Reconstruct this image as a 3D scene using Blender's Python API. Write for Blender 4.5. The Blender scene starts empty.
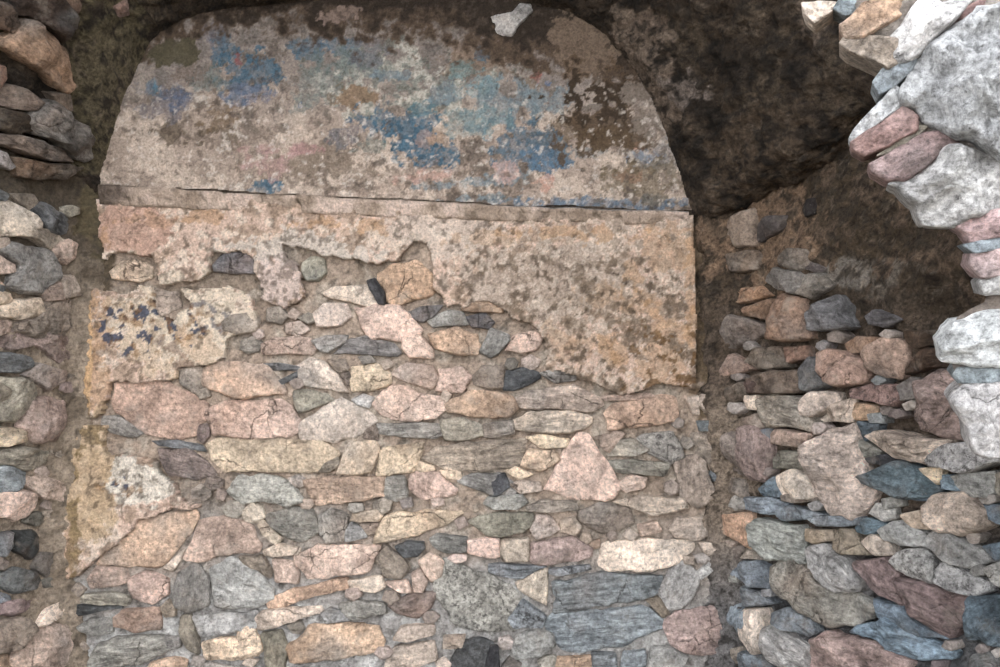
import bpy, math, random
import numpy as np
from mathutils import Vector, Matrix
from mathutils.bvhtree import BVHTree

random.seed(7)
rng = np.random.default_rng(7)
scene = bpy.context.scene
COL = scene.collection

# ------------------------------------------------------------------ camera
FPX = 900.0
PITCH = math.radians(3.0)
CAM = np.array((0.0, 0.0, 1.6))
cam_data = bpy.data.cameras.new('camera')
cam_data.sensor_width = 36.0
cam_data.lens = 36.0 * FPX / 1000.0
cam_data.clip_start = 0.05
cam = bpy.data.objects.new('camera', cam_data)
cam.location = CAM
cam.rotation_euler = (math.pi / 2 + PITCH, 0, 0)
COL.objects.link(cam)
scene.camera = cam

# ------------------------------------------------------------------ sky, sun, exposure
world = bpy.data.worlds.new('sky')
scene.world = world
world.use_nodes = True
bg = world.node_tree.nodes['Background']
bg.inputs['Color'].default_value = (0.92, 0.945, 1.0, 1)
bg.inputs['Strength'].default_value = 1.0
sun_data = bpy.data.lights.new('sun', 'SUN')
sun_data.energy = 1.4
sun_data.angle = math.radians(0.6)
sun_data.color = (1.0, 0.93, 0.82)
sun = bpy.data.objects.new('sun', sun_data)
sun.rotation_euler = (math.radians(-42), 0, math.radians(14))   # stands high behind the back wall: the niche is in shade
COL.objects.link(sun)
scene.view_settings.view_transform = 'Standard'
scene.view_settings.look = 'None'
scene.view_settings.gamma = 1.0
scene.view_settings.use_curve_mapping = False
scene.view_settings.exposure = 2.48

# ------------------------------------------------------------------ maths helpers
def srgb(c):
    c = np.asarray(c, float) / 255.0
    c = c.mean() + (c - c.mean()) * .84
    return np.where(c <= 0.04045, c / 12.92, ((c + 0.055) / 1.055) ** 2.4)

def ray(px, py):
    d = np.array((px - 500.0, FPX, 0.0))
    up = 333.5 - py
    d = np.array((px - 500.0, FPX * math.cos(PITCH) - up * math.sin(PITCH), FPX * math.sin(PITCH) + up * math.cos(PITCH)))
    return d / np.linalg.norm(d)

def project(P):
    q = P - CAM
    f = q[..., 1] * math.cos(PITCH) + q[..., 2] * math.sin(PITCH)
    u = -q[..., 1] * math.sin(PITCH) + q[..., 2] * math.cos(PITCH)
    f = np.maximum(f, 0.05)
    return 500 + FPX * q[..., 0] / f, 333.5 - FPX * u / f

def _hash(ix, iy, iz, seed):
    h = (ix.astype(np.int64) * 374761393 + iy.astype(np.int64) * 668265263 + iz.astype(np.int64) * 2147483647 + seed * 1274126177) & 0xFFFFFFFF
    h = ((h ^ (h >> 13)) * 1274126177) & 0xFFFFFFFF
    h = ((h ^ (h >> 16)) * 2246822519) & 0xFFFFFFFF
    return ((h ^ (h >> 15)) & 0xFFFFFF) / float(0xFFFFFF)

def vnoise(P, scale, seed=0):
    p = P * scale
    i = np.floor(p); f = p - i; f = f * f * (3 - 2 * f)
    i = i.astype(np.int64)
    x, y, z = i[..., 0], i[..., 1], i[..., 2]
    r = 0
    for dx in (0, 1):
        for dy in (0, 1):
            for dz in (0, 1):
                w = (f[..., 0] if dx else 1 - f[..., 0]) * (f[..., 1] if dy else 1 - f[..., 1]) * (f[..., 2] if dz else 1 - f[..., 2])
                r = r + w * _hash(x + dx, y + dy, z + dz, seed)
    return r * 2 - 1

def _rot(a, b, c):
    ca, sa, cb, sb, cc, sc = math.cos(a), math.sin(a), math.cos(b), math.sin(b), math.cos(c), math.sin(c)
    return np.array([[ca, -sa, 0], [sa, ca, 0], [0, 0, 1]]) @ np.array([[cb, 0, sb], [0, 1, 0], [-sb, 0, cb]]) @ np.array([[1, 0, 0], [0, cc, -sc], [0, sc, cc]])
ROT = _rot(.7, .5, .9)

def fbm(P, scale, octs=4, seed=0, gain=0.55):
    a, r, t = 1.0, 0, 0
    Q = P @ ROT
    for k in range(octs):
        r = r + a * vnoise(Q + 3.17 * k, scale * 2.07 ** k, seed + k); t += a; a *= gain
        Q = Q @ ROT
    return r / t * 1.6

def sstep(a, b, x):
    t = np.clip((x - a) / (b - a), 0, 1)
    return t * t * (3 - 2 * t)

def inside(poly, X, Y):
    res = np.zeros(X.shape, bool)
    n = len(poly)
    for i in range(n):
        x1, y1 = poly[i]; x2, y2 = poly[(i + 1) % n]
        if y1 == y2: continue
        c = ((y1 > Y) != (y2 > Y)) & (X < (x2 - x1) * (Y - y1) / (y2 - y1) + x1)
        res ^= c
    return res

def mix(C, col, m):
    m = np.clip(m, 0, 1)[..., None]
    return C * (1 - m) + srgb(col) * m

# ------------------------------------------------------------------ materials
def nodes_of(name):
    m = bpy.data.materials.new(name); m.use_nodes = True
    nt = m.node_tree
    b = nt.nodes['Principled BSDF']
    b.inputs['Specular IOR Level'].default_value = 0.25
    return m, nt, b

def N(nt, kind, **kw):
    n = nt.nodes.new(kind)
    for k, v in kw.items():
        if k in n.inputs.keys(): n.inputs[k].default_value = v
        else: setattr(n, k, v)
    return n

def mixc(nt, a, b, fac, mode='MIX'):
    n = nt.nodes.new('ShaderNodeMix'); n.data_type = 'RGBA'; n.blend_type = mode
    for sock, v in ((0, fac), (6, a), (7, b)):
        if hasattr(v, 'is_linked') or hasattr(v, 'links'): nt.links.new(v, n.inputs[sock])
        else: n.inputs[sock].default_value = v
    return n.outputs[2]

def ramp(nt, val, p0, p1, c0=0.0, c1=1.0):
    n = nt.nodes.new('ShaderNodeMapRange')
    n.inputs[1].default_value = p0; n.inputs[2].default_value = p1
    n.inputs[3].default_value = c0; n.inputs[4].default_value = c1
    nt.links.new(val, n.inputs[0])
    return n.outputs[0]

def grey(nt, v):
    n = nt.nodes.new('ShaderNodeCombineColor')
    for i in range(3): nt.links.new(v, n.inputs[i])
    return n.outputs[0]

def stone_material(name, speck, streak, rough_bump, dirt, black=.62):
    m, nt, b = nodes_of(name)
    L = nt.links.new
    tc = N(nt, 'ShaderNodeTexCoord'); oi = N(nt, 'ShaderNodeObjectInfo')
    mul = N(nt, 'ShaderNodeMath', operation='MULTIPLY'); L(oi.outputs['Random'], mul.inputs[0]); mul.inputs[1].default_value = 37.0
    off = N(nt, 'ShaderNodeVectorMath', operation='ADD'); L(tc.outputs['Object'], off.inputs[0]); L(mul.outputs[0], off.inputs[1])
    st = N(nt, 'ShaderNodeVectorMath', operation='MULTIPLY'); L(off.outputs[0], st.inputs[0]); st.inputs[1].default_value = (1, 5.5, 5.5)
    base = oi.outputs['Color']
    big = N(nt, 'ShaderNodeTexNoise', Scale=7.0, Detail=5.0, Roughness=0.62, Distortion=0.6); L(off.outputs[0], big.inputs['Vector'])
    c = mixc(nt, base, grey(nt, ramp(nt, big.outputs[0], .3, .7, .42, 1.45)), 1.0, 'MULTIPLY')
    # tint drift: rust / lichen grey
    drift = N(nt, 'ShaderNodeTexNoise', Scale=4.0, Detail=3.0); 
    off2 = N(nt, 'ShaderNodeVectorMath', operation='ADD'); L(off.outputs[0], off2.inputs[0]); off2.inputs[1].default_value = (9.1, 4.3, 2.2); L(off2.outputs[0], drift.inputs['Vector'])
    c = mixc(nt, c, (.52, .27, .15, 1), ramp(nt, drift.outputs[0], .56, .8, 0, .3 * dirt))
    c = mixc(nt, c, (.30, .31, .30, 1), ramp(nt, drift.outputs[0], .44, .25, 0, .4))
    # bedding streaks
    sn = N(nt, 'ShaderNodeTexNoise', Scale=9.0, Detail=5.0, Roughness=0.7, Distortion=0.3); L(st.outputs[0], sn.inputs['Vector'])
    c = mixc(nt, c, grey(nt, ramp(nt, sn.outputs[0], .34, .66, .45, 1.5)), streak, 'MULTIPLY')
    # grains
    g1 = N(nt, 'ShaderNodeTexNoise', Scale=58.0, Detail=5.0, Roughness=0.8); L(off.outputs[0], g1.inputs['Vector'])
    c = mixc(nt, c, grey(nt, ramp(nt, g1.outputs[0], .33, .67, .3, 1.65)), speck, 'MULTIPLY')
    g2 = N(nt, 'ShaderNodeTexNoise', Scale=42.0, Detail=4.0, Roughness=0.75); L(off2.outputs[0], g2.inputs['Vector'])
    c = mixc(nt, c, (.045, .04, .038, 1), ramp(nt, g2.outputs[0], black, black + .09, 0, .75))
    c = mixc(nt, c, (.72, .68, .62, 1), ramp(nt, g2.outputs[0], .36, .24, 0, .3))
    # cracks
    vo = N(nt, 'ShaderNodeTexVoronoi', feature='DISTANCE_TO_EDGE', Scale=6.0); 
    dis = mixc(nt, off.outputs[0], big.outputs[1], .12); L(dis, vo.inputs['Vector'])
    cr = ramp(nt, vo.outputs[0], .0, .014, 1, 0)
    crm = N(nt, 'ShaderNodeMath', operation='MULTIPLY'); L(cr, crm.inputs[0]); L(ramp(nt, drift.outputs[0], .5, .62, 0, .6), crm.inputs[1])
    c = mixc(nt, c, (.05, .04, .035, 1), crm.outputs[0])
    # mortar dust smeared over the face
    du = N(nt, 'ShaderNodeTexNoise', Scale=12.0, Detail=6.0, Roughness=0.7); L(off2.outputs[0], du.inputs['Vector'])
    c = mixc(nt, c, (.40, .34, .28, 1), ramp(nt, du.outputs[0], .52, .68, 0, .55 * dirt))
    L(c, b.inputs['Base Color'])
    b.inputs['Roughness'].default_value = .88
    bn = N(nt, 'ShaderNodeTexNoise', Scale=26.0, Detail=8.0, Roughness=0.72); L(off.outputs[0], bn.inputs['Vector'])
    add = N(nt, 'ShaderNodeMath', operation='MULTIPLY_ADD'); L(sn.outputs[0], add.inputs[0]); add.inputs[1].default_value = streak * 1.5; L(bn.outputs[0], add.inputs[2])
    sub = N(nt, 'ShaderNodeMath', operation='SUBTRACT'); L(add.outputs[0], sub.inputs[0]); L(crm.outputs[0], sub.inputs[1])
    bp = N(nt, 'ShaderNodeBump', Strength=1.0, Distance=rough_bump); L(sub.outputs[0], bp.inputs['Height'])
    L(bp.outputs[0], b.inputs['Normal'])
    return m

M_GRANITE = stone_material('granite_stone', .85, .15, .030, .9)
M_SCHIST = stone_material('schist_stone', .7, .85, .028, .35)
M_ROUGH = stone_material('rough_stone', .8, .45, .034, .7)
M_BRIGHT = stone_material('clean_broken_stone', .95, .3, .034, .12)

def surface_material(name, grain, bump, scale=60.0):
    m, nt, b = nodes_of(name)
    L = nt.links.new
    tc = N(nt, 'ShaderNodeTexCoord'); at = N(nt, 'ShaderNodeVertexColor', layer_name='Col')
    n1 = N(nt, 'ShaderNodeTexNoise', Scale=scale, Detail=6.0, Roughness=0.75); L(tc.outputs['Object'], n1.inputs['Vector'])
    n2 = N(nt, 'ShaderNodeTexNoise', Scale=scale * .28, Detail=6.0, Roughness=0.7, Distortion=.5); L(tc.outputs['Object'], n2.inputs['Vector'])
    c = mixc(nt, at.outputs[0], grey(nt, ramp(nt, n1.outputs[0], .32, .68, .35, 1.6)), grain, 'MULTIPLY')
    c = mixc(nt, c, grey(nt, ramp(nt, n2.outputs[0], .3, .7, .5, 1.42)), grain, 'MULTIPLY')
    L(c, b.inputs['Base Color']); b.inputs['Roughness'].default_value = .95
    a = N(nt, 'ShaderNodeMath', operation='MULTIPLY_ADD'); L(n2.outputs[0], a.inputs[0]); a.inputs[1].default_value = 2.2; L(n1.outputs[0], a.inputs[2])
    bp = N(nt, 'ShaderNodeBump', Strength=1.0, Distance=bump); L(a.outputs[0], bp.inputs['Height']); L(bp.outputs[0], b.inputs['Normal'])
    return m

M_MORTAR = surface_material('lime_mortar', .75, .014, 70)
M_PLASTER = surface_material('old_painted_plaster', .62, .011, 110)
M_MOSS = surface_material('mossy_vault_plaster', 1.0, .026, 85)
M_EARTH = surface_material('dusty_earth', .6, .02, 20)

# ------------------------------------------------------------------ mesh helpers
def add_object(name, me, mat, parent=None):
    o = bpy.data.objects.new(name, me); COL.objects.link(o)
    if mat: me.materials.append(mat)
    if parent: o.parent = parent
    return o

def tag(o, label, cat, kind=None, group=None):
    o['label'] = label; o['category'] = cat
    if kind: o['kind'] = kind
    if group: o['group'] = group

def mesh_np(name, V, F, C=None, smooth=True):
    me = bpy.data.meshes.new(name)
    V = np.ascontiguousarray(V, np.float32); F = np.ascontiguousarray(F, np.int32)
    k = F.shape[1]
    me.vertices.add(len(V)); me.vertices.foreach_set('co', V.ravel())
    me.loops.add(F.size); me.loops.foreach_set('vertex_index', F.ravel())
    me.polygons.add(len(F)); me.polygons.foreach_set('loop_start', np.arange(0, F.size, k, dtype=np.int32))
    me.update(calc_edges=True)
    me.polygons.foreach_set('use_smooth', np.full(len(F), smooth))
    if C is not None:
        a = me.color_attributes.new('Col', 'FLOAT_COLOR', 'POINT')
        a.data.foreach_set('color', np.c_[C, np.ones(len(C))].astype(np.float32).ravel())
    return me

def grid_faces(nu, nv, keep=None):
    i = np.arange(nu * nv).reshape(nu, nv)
    F = np.stack((i[:-1, :-1], i[1:, :-1], i[1:, 1:], i[:-1, 1:]), -1)
    if keep is not None:
        k = keep[:-1, :-1] & keep[1:, :-1] & keep[1:, 1:] & keep[:-1, 1:]
        return F[k]
    return F.reshape(-1, 4)

def compact(V, F, C):
    used = np.unique(F); mp = np.full(len(V), -1); mp[used] = np.arange(len(used))
    return V[used], mp[F], C[used]

def with_skirt(V, F, C, back):
    """close a clipped sheet with an edge that runs back into the wall (back = offset vector per vertex)"""
    E = np.concatenate([F[:, [k, (k + 1) % 4]] for k in range(4)])
    key = np.sort(E, 1); key = key[:, 0].astype(np.int64) * len(V) + key[:, 1]
    _, idx, cnt = np.unique(key, return_index=True, return_counts=True)
    Eb = E[idx[cnt == 1]]
    bv = np.unique(Eb); mp = np.full(len(V), -1); mp[bv] = len(V) + np.arange(len(bv))
    V2 = np.r_[V, V[bv] + back]; C2 = np.r_[C, C[bv] * .9]
    Fs = np.stack((Eb[:, 1], Eb[:, 0], mp[Eb[:, 0]], mp[Eb[:, 1]]), -1)
    return V2, np.r_[F, Fs], C2

# ------------------------------------------------------------------ where the surfaces stand
YB = 3.6
def on_back(px, py):
    d = ray(px, py); t = YB / d[1]
    return CAM + d * t
XL = on_back(64, 300)[0]
_zc = [on_back(80, y)[2] for y in (900, 667, 612, 575, 500, 420, 320, 200, -100)]
_xc = [on_back(x, 300)[0] for x in (82, 82, 79, 65, 68, 79, 86, 91, 96)]
def corner_left(z): return np.interp(z, _zc, _xc)      # the left corner leans and bulges
XR = on_back(722, 300)[0]
DL = np.array((-.33, -.944)); DR = np.array((.47, -.883))
RIM_PX = [(98, 205), (102, 175), (111, 142), (124, 102), (136, 72), (149, 46), (163, 30), (182, 20), (220, 10), (280, 3), (340, -1),
          (400, -3), (460, -3), (520, 1), (562, 10), (600, 30), (627, 60), (648, 93), (663, 127), (675, 160), (685, 192), (692, 214), (704, 219), (722, 221)]
RIM = np.array([on_back(*p) for p in RIM_PX])
def resample(P, n, closed=False):
    if closed: P = np.r_[P, P[:1]]
    s = np.r_[0, np.cumsum(np.linalg.norm(np.diff(P, axis=0), axis=1))]
    t = np.linspace(0, s[-1], n, endpoint=not closed)
    return np.stack([np.interp(t, s, P[:, k]) for k in range(P.shape[1])], -1)

def surf_back(u, v):   # u: X, v: Z
    return np.stack((u, np.full(u.shape, YB), v), -1)
def surf_left(s, v):   # s: metres from the corner towards the camera
    return np.stack((corner_left(v) + DL[0] * s, YB + DL[1] * s, v), -1)
def surf_right(s, v):
    return np.stack((XR + DR[0] * s, YB + DR[1] * s, v), -1)
ZSL = RIM[0][2]; ZSR = RIM[-1][2]
def spring_left(s): return ZSL + .10 * s
def spring_right(s): return ZSR + .27 * s
def surf_vault(t, s):  # t: 0..1 along the rim from left foot to right foot
    R = resample(RIM, 400)
    x = np.interp(t, np.linspace(0, 1, 400), R[:, 0]); z = np.interp(t, np.linspace(0, 1, 400), R[:, 2])
    dx = DL[0] + (DR[0] - DL[0]) * t; dy = DL[1] + (DR[1] - DL[1]) * t
    rise = .10 + .16 * t + .12 * np.sin(math.pi * t)
    sag = .10 * np.sin(math.pi * np.clip(s / 1.75, 0, 1))
    return np.stack((x + dx * s, YB + dy * s, z + rise * s), -1)

def base_tree(surf, u, v):
    U, W = np.meshgrid(u, v, indexing='ij')
    P = surf(U, W).reshape(-1, 3)
    F = grid_faces(len(u), len(v))
    return BVHTree.FromPolygons([Vector(p) for p in P], [tuple(int(i) for i in f) for f in F])
TREES = {
    'B': base_tree(surf_back, np.linspace(XL - .6, XR + .6, 4), np.linspace(-.2, 3.4, 4)),
    'L': base_tree(surf_left, np.linspace(0, 2.2, 4), np.linspace(-.2, ZSL, 90)),
    'R': base_tree(surf_right, np.linspace(0, 2.0, 4), np.linspace(-.2, ZSR + .3, 4)),
    'V': base_tree(surf_vault, np.linspace(0, 1, 120), np.linspace(0, 2.0, 12)),
}
FRONT_P = np.array((.95, 1.92, 2.0)); FRONT_N = np.array((-.34, -.93, -.12)); FRONT_N /= np.linalg.norm(FRONT_N)

def hit(surf, px, py):
    d = ray(px, py)
    if surf == 'F':
        t = np.dot(FRONT_P - CAM, FRONT_N) / np.dot(d, FRONT_N)
        return CAM + d * t, FRONT_N
    loc, nor, _, _ = TREES[surf].ray_cast(Vector(CAM), Vector(d))
    if loc is None: return None
    n = np.array(nor)
    if np.dot(n, d) > 0: n = -n
    return np.array(loc), n

# ------------------------------------------------------------------ the large structure
def bl(X, Y, cx, cy, rx, ry, n=0, rot=0.0):
    """1 inside an ellipse with a ragged edge, 0 outside"""
    c, s = math.cos(rot), math.sin(rot)
    a = ((X - cx) * c + (Y - cy) * s) / rx; b = (-(X - cx) * s + (Y - cy) * c) / ry
    return sstep(1.05, .95, np.sqrt(a * a + b * b) + n)

def build_sheet(name, surf, u, v, disp, colour, mat, keep=None, parent=None, flip=False):
    U, W = np.meshgrid(u, v, indexing='ij')
    P = surf(U, W)
    du = np.gradient(P, axis=0); dv = np.gradient(P, axis=1)
    n = np.cross(du, dv); n /= np.linalg.norm(n, axis=-1, keepdims=True) + 1e-9
    to = CAM + np.array((0, 1.2, .6)) - P
    n *= np.sign((n * to).sum(-1).mean())
    X, Y = project(P)
    d = disp(P, X, Y, U, W)
    C = colour(P, X, Y)
    Q = P + n * d[..., None]
    k = keep(P, X, Y, U, W) if keep else None
    F = grid_faces(len(u), len(v), k)
    V, F, C = compact(Q.reshape(-1, 3), F, C.reshape(-1, 3))
    # face towards the room
    a, b, c = V[F[0, 0]], V[F[0, 1]], V[F[0, 2]]
    if np.dot(np.cross(b - a, c - a), (CAM + np.array((0, 1.2, .6)) - a)) < 0: F = F[:, ::-1]
    return mesh_np(name, V, F, C)

def lumps(P, amp):
    return amp * (fbm(P, 5, 3, 11) * .7 + fbm(P, 22, 3, 21) * .45 + np.abs(fbm(P, 60, 2, 31)) * .25)

# back wall: rubble core bedded in lime mortar
def col_back(P, X, Y):
    n = fbm(P, 3, 4, 1); n2 = fbm(P, 14, 4, 2); n3 = fbm(P, 40, 3, 3)
    C = np.broadcast_to(srgb((172, 150, 130)), P.shape).copy()
    C = mix(C, (142, 124, 106), sstep(.0, .5, n + n2 * .5))
    C = mix(C, (176, 160, 142), sstep(.1, .6, n2 - n * .4))
    C = mix(C, (150, 150, 148), sstep(470, 620, Y + n * 60) * .75)
    C = mix(C, (190, 186, 180), sstep(560, 640, Y + n * 60) * sstep(.1, .4, n2))
    C = mix(C, (92, 78, 60), bl(X, Y, 92, 250, 22, 90, n2 * .4))
    C = mix(C, (120, 98, 74), bl(X, Y, 706, 300, 26, 95, n2 * .5) * .9)
    C = mix(C, (104, 86, 64), bl(X, Y, 712, 290, 22, 100, n2 * .6))
    C = mix(C, (150, 116, 88), bl(X, Y, 735, 530, 22, 22, n2 * .7))
    C = mix(C, (70, 62, 54), sstep(.35, .7, n3) * .6)
    return C
u = np.arange(XL - .16, XR + .2, .0085); v = np.arange(-.05, 3.3, .0085)
me = build_sheet('wall_back', surf_back, u, v, lambda P, X, Y, U, W: lumps(P, .015) - .011 + .03 * np.exp(-np.maximum(U - corner_left(W), 0) / .05) + .03 * np.exp(-np.maximum(XR - U, 0) / .05), col_back, M_MORTAR)
WALL_B = add_object('wall_back', me, M_MORTAR)
tag(WALL_B, 'rubble stone back wall with ragged pink plaster below the painted arch', 'wall', 'structure')

def col_left(P, X, Y):
    n = fbm(P, 3, 4, 5); n2 = fbm(P, 14, 4, 6); n3 = fbm(P, 40, 3, 7)
    C = np.broadcast_to(srgb((156, 138, 118)), P.shape).copy()
    C = mix(C, (124, 108, 90), sstep(0, .5, n2 + n * .5))
    C = mix(C, (150, 132, 112), sstep(.2, .6, -n2))
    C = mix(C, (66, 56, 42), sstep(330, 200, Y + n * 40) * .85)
    C = mix(C, (96, 84, 58), bl(X, Y, 90, 220, 16, 40, n2 * .4) * .8)
    C = mix(C, (62, 54, 46), sstep(.3, .7, n3) * .6)
    return C
u = np.arange(-.05, 2.1, .011)
v = np.linspace(0, 1, 260)
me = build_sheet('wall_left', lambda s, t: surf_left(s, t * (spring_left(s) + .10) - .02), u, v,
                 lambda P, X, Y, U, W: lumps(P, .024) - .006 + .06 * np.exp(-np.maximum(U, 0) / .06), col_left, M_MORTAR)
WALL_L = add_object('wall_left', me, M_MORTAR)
tag(WALL_L, 'rough side wall of layered stones along the left edge', 'wall', 'structure')

def col_right(P, X, Y):
    n = fbm(P, 3, 4, 8); n2 = fbm(P, 14, 4, 9); n3 = fbm(P, 40, 3, 10)
    C = np.broadcast_to(srgb((118, 100, 84)), P.shape).copy()
    C = mix(C, (92, 76, 60), sstep(0, .5, n2 + n * .5))
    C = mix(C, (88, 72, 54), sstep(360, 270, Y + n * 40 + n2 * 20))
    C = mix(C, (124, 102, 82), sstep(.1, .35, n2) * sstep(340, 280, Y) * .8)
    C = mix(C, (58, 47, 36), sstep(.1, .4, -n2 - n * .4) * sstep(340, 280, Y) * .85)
    C = mix(C, (150, 120, 94), bl(X, Y, 765, 232, 55, 42, n2 * .8) * .9)
    C = mix(C, (132, 120, 106), bl(X, Y, 890, 280, 60, 28, n2 * 1.1) * sstep(-.1, .3, n2) * .9)
    C = mix(C, (150, 140, 128), bl(X, Y, 845, 272, 26, 14, n2 * .9) * .8)
    C = mix(C, (152, 112, 82), bl(X, Y, 748, 525, 16, 26, n2 * .5))
    C = mix(C, (158, 138, 118), sstep(.30, .12, np.hypot(P[..., 0] - XR, P[..., 1] - YB) + n * .05) * sstep(370, 420, Y + n * 30))
    C = mix(C, (104, 110, 116), sstep(500, 620, Y + n * 40) * .7)
    C = mix(C, (150, 130, 108), sstep(.30, .42, n3 - n2 * .3) * sstep(340, 280, Y) * .5)
    C = mix(C, (42, 35, 27), sstep(.18, .36, n3 + n2 * .3) * .7)
    return C
u = np.arange(-.06, 1.95, .010)
v = np.linspace(0, 1, 280)
def disp_right(P, X, Y, U, W):
    d = lumps(P, .034)
    return d - .030 * sstep(250, 330, Y) - .005 + .09 * np.exp(-np.maximum(U, 0) / .08)
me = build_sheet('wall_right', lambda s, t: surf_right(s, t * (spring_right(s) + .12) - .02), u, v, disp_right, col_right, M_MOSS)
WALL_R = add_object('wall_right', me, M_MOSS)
tag(WALL_R, 'dry stone side wall of flat grey and pink slabs along the right', 'wall', 'structure')

def col_vault(P, X, Y):
    n = fbm(P, 3, 4, 12); n2 = fbm(P, 14, 4, 13); n3 = fbm(P, 42, 3, 14); n4 = fbm(P, 7, 4, 15)
    C = np.broadcast_to(srgb((74, 60, 46)), P.shape).copy()
    C = mix(C, (52, 42, 32), sstep(-.1, .4, n2))
    C = mix(C, (100, 84, 66), sstep(.25, .6, n4) * .8)
    C = mix(C, (104, 92, 66), bl(X, Y, 115, 90, 46, 100, n2 * .35) * .95)          # olive plaster that clings by the arch
    C = mix(C, (120, 106, 80), bl(X, Y, 112, 80, 26, 50, n2 * .6) * .6)
    C = mix(C, (136, 116, 98), bl(X, Y, 655, 60, 24, 60, n2 * .8, -.45) * .9)
    C = mix(C, (140, 124, 112), bl(X, Y, 690, 88, 22, 12, n2 * 1.3, .7) * .9)
    C = mix(C, (120, 100, 84), bl(X, Y, 655, 22, 16, 10, n2 * .9) * .7)
    C = mix(C, (130, 112, 96), bl(X, Y, 815, 20, 12, 18, n2 * .9) * .7)
    C = mix(C, (96, 78, 60), bl(X, Y, 800, 165, 100, 50, n2 * .9) * .7)
    C = mix(C, (128, 110, 92), sstep(.34, .46, n3 - n2 * .3) * .5)
    C = mix(C, (26, 22, 17), sstep(.18, .36, n3 + n2 * .3) * .75)
    return C
t = np.linspace(0, 1, 430); s = np.arange(-.02, 2.0, .0140)
def disp_vault(P, X, Y, U, W):
    d = lumps(P, .042)
    edge = sstep(0, .12, W)                  # joins the lunette cleanly at the arch
    olive = bl(X, Y, 115, 90, 44, 100)
    return d * (.25 + .75 * edge) * (1 - .6 * olive) + .014 - .05 * sstep(96, 78, X) * sstep(215, 195, Y)
me = build_sheet('ceiling', surf_vault, t, s, disp_vault, col_vault, M_MOSS)
VAULT = add_object('ceiling', me, M_MOSS)
tag(VAULT, 'dark mossy barrel vault curving over the niche', 'vault', 'structure')

# ground in front and inside the niche
u = np.linspace(-7, 7, 160); v = np.linspace(-9, 4.2, 160)
me = build_sheet('floor', lambda a, b: np.stack((a, b, np.zeros(a.shape)), -1), u, v,
                 lambda P, X, Y, U, W: fbm(P, 1.5, 4, 40) * .03,
                 lambda P, X, Y: mix(np.broadcast_to(srgb((112, 102, 84)), P.shape).copy(), (92, 84, 68), sstep(-.2, .5, fbm(P, 2, 4, 41))), M_EARTH)
FLOOR = add_object('floor', me, M_EARTH)
tag(FLOOR, 'dusty bare earth ground in front of the niche', 'ground', 'structure')

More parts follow.
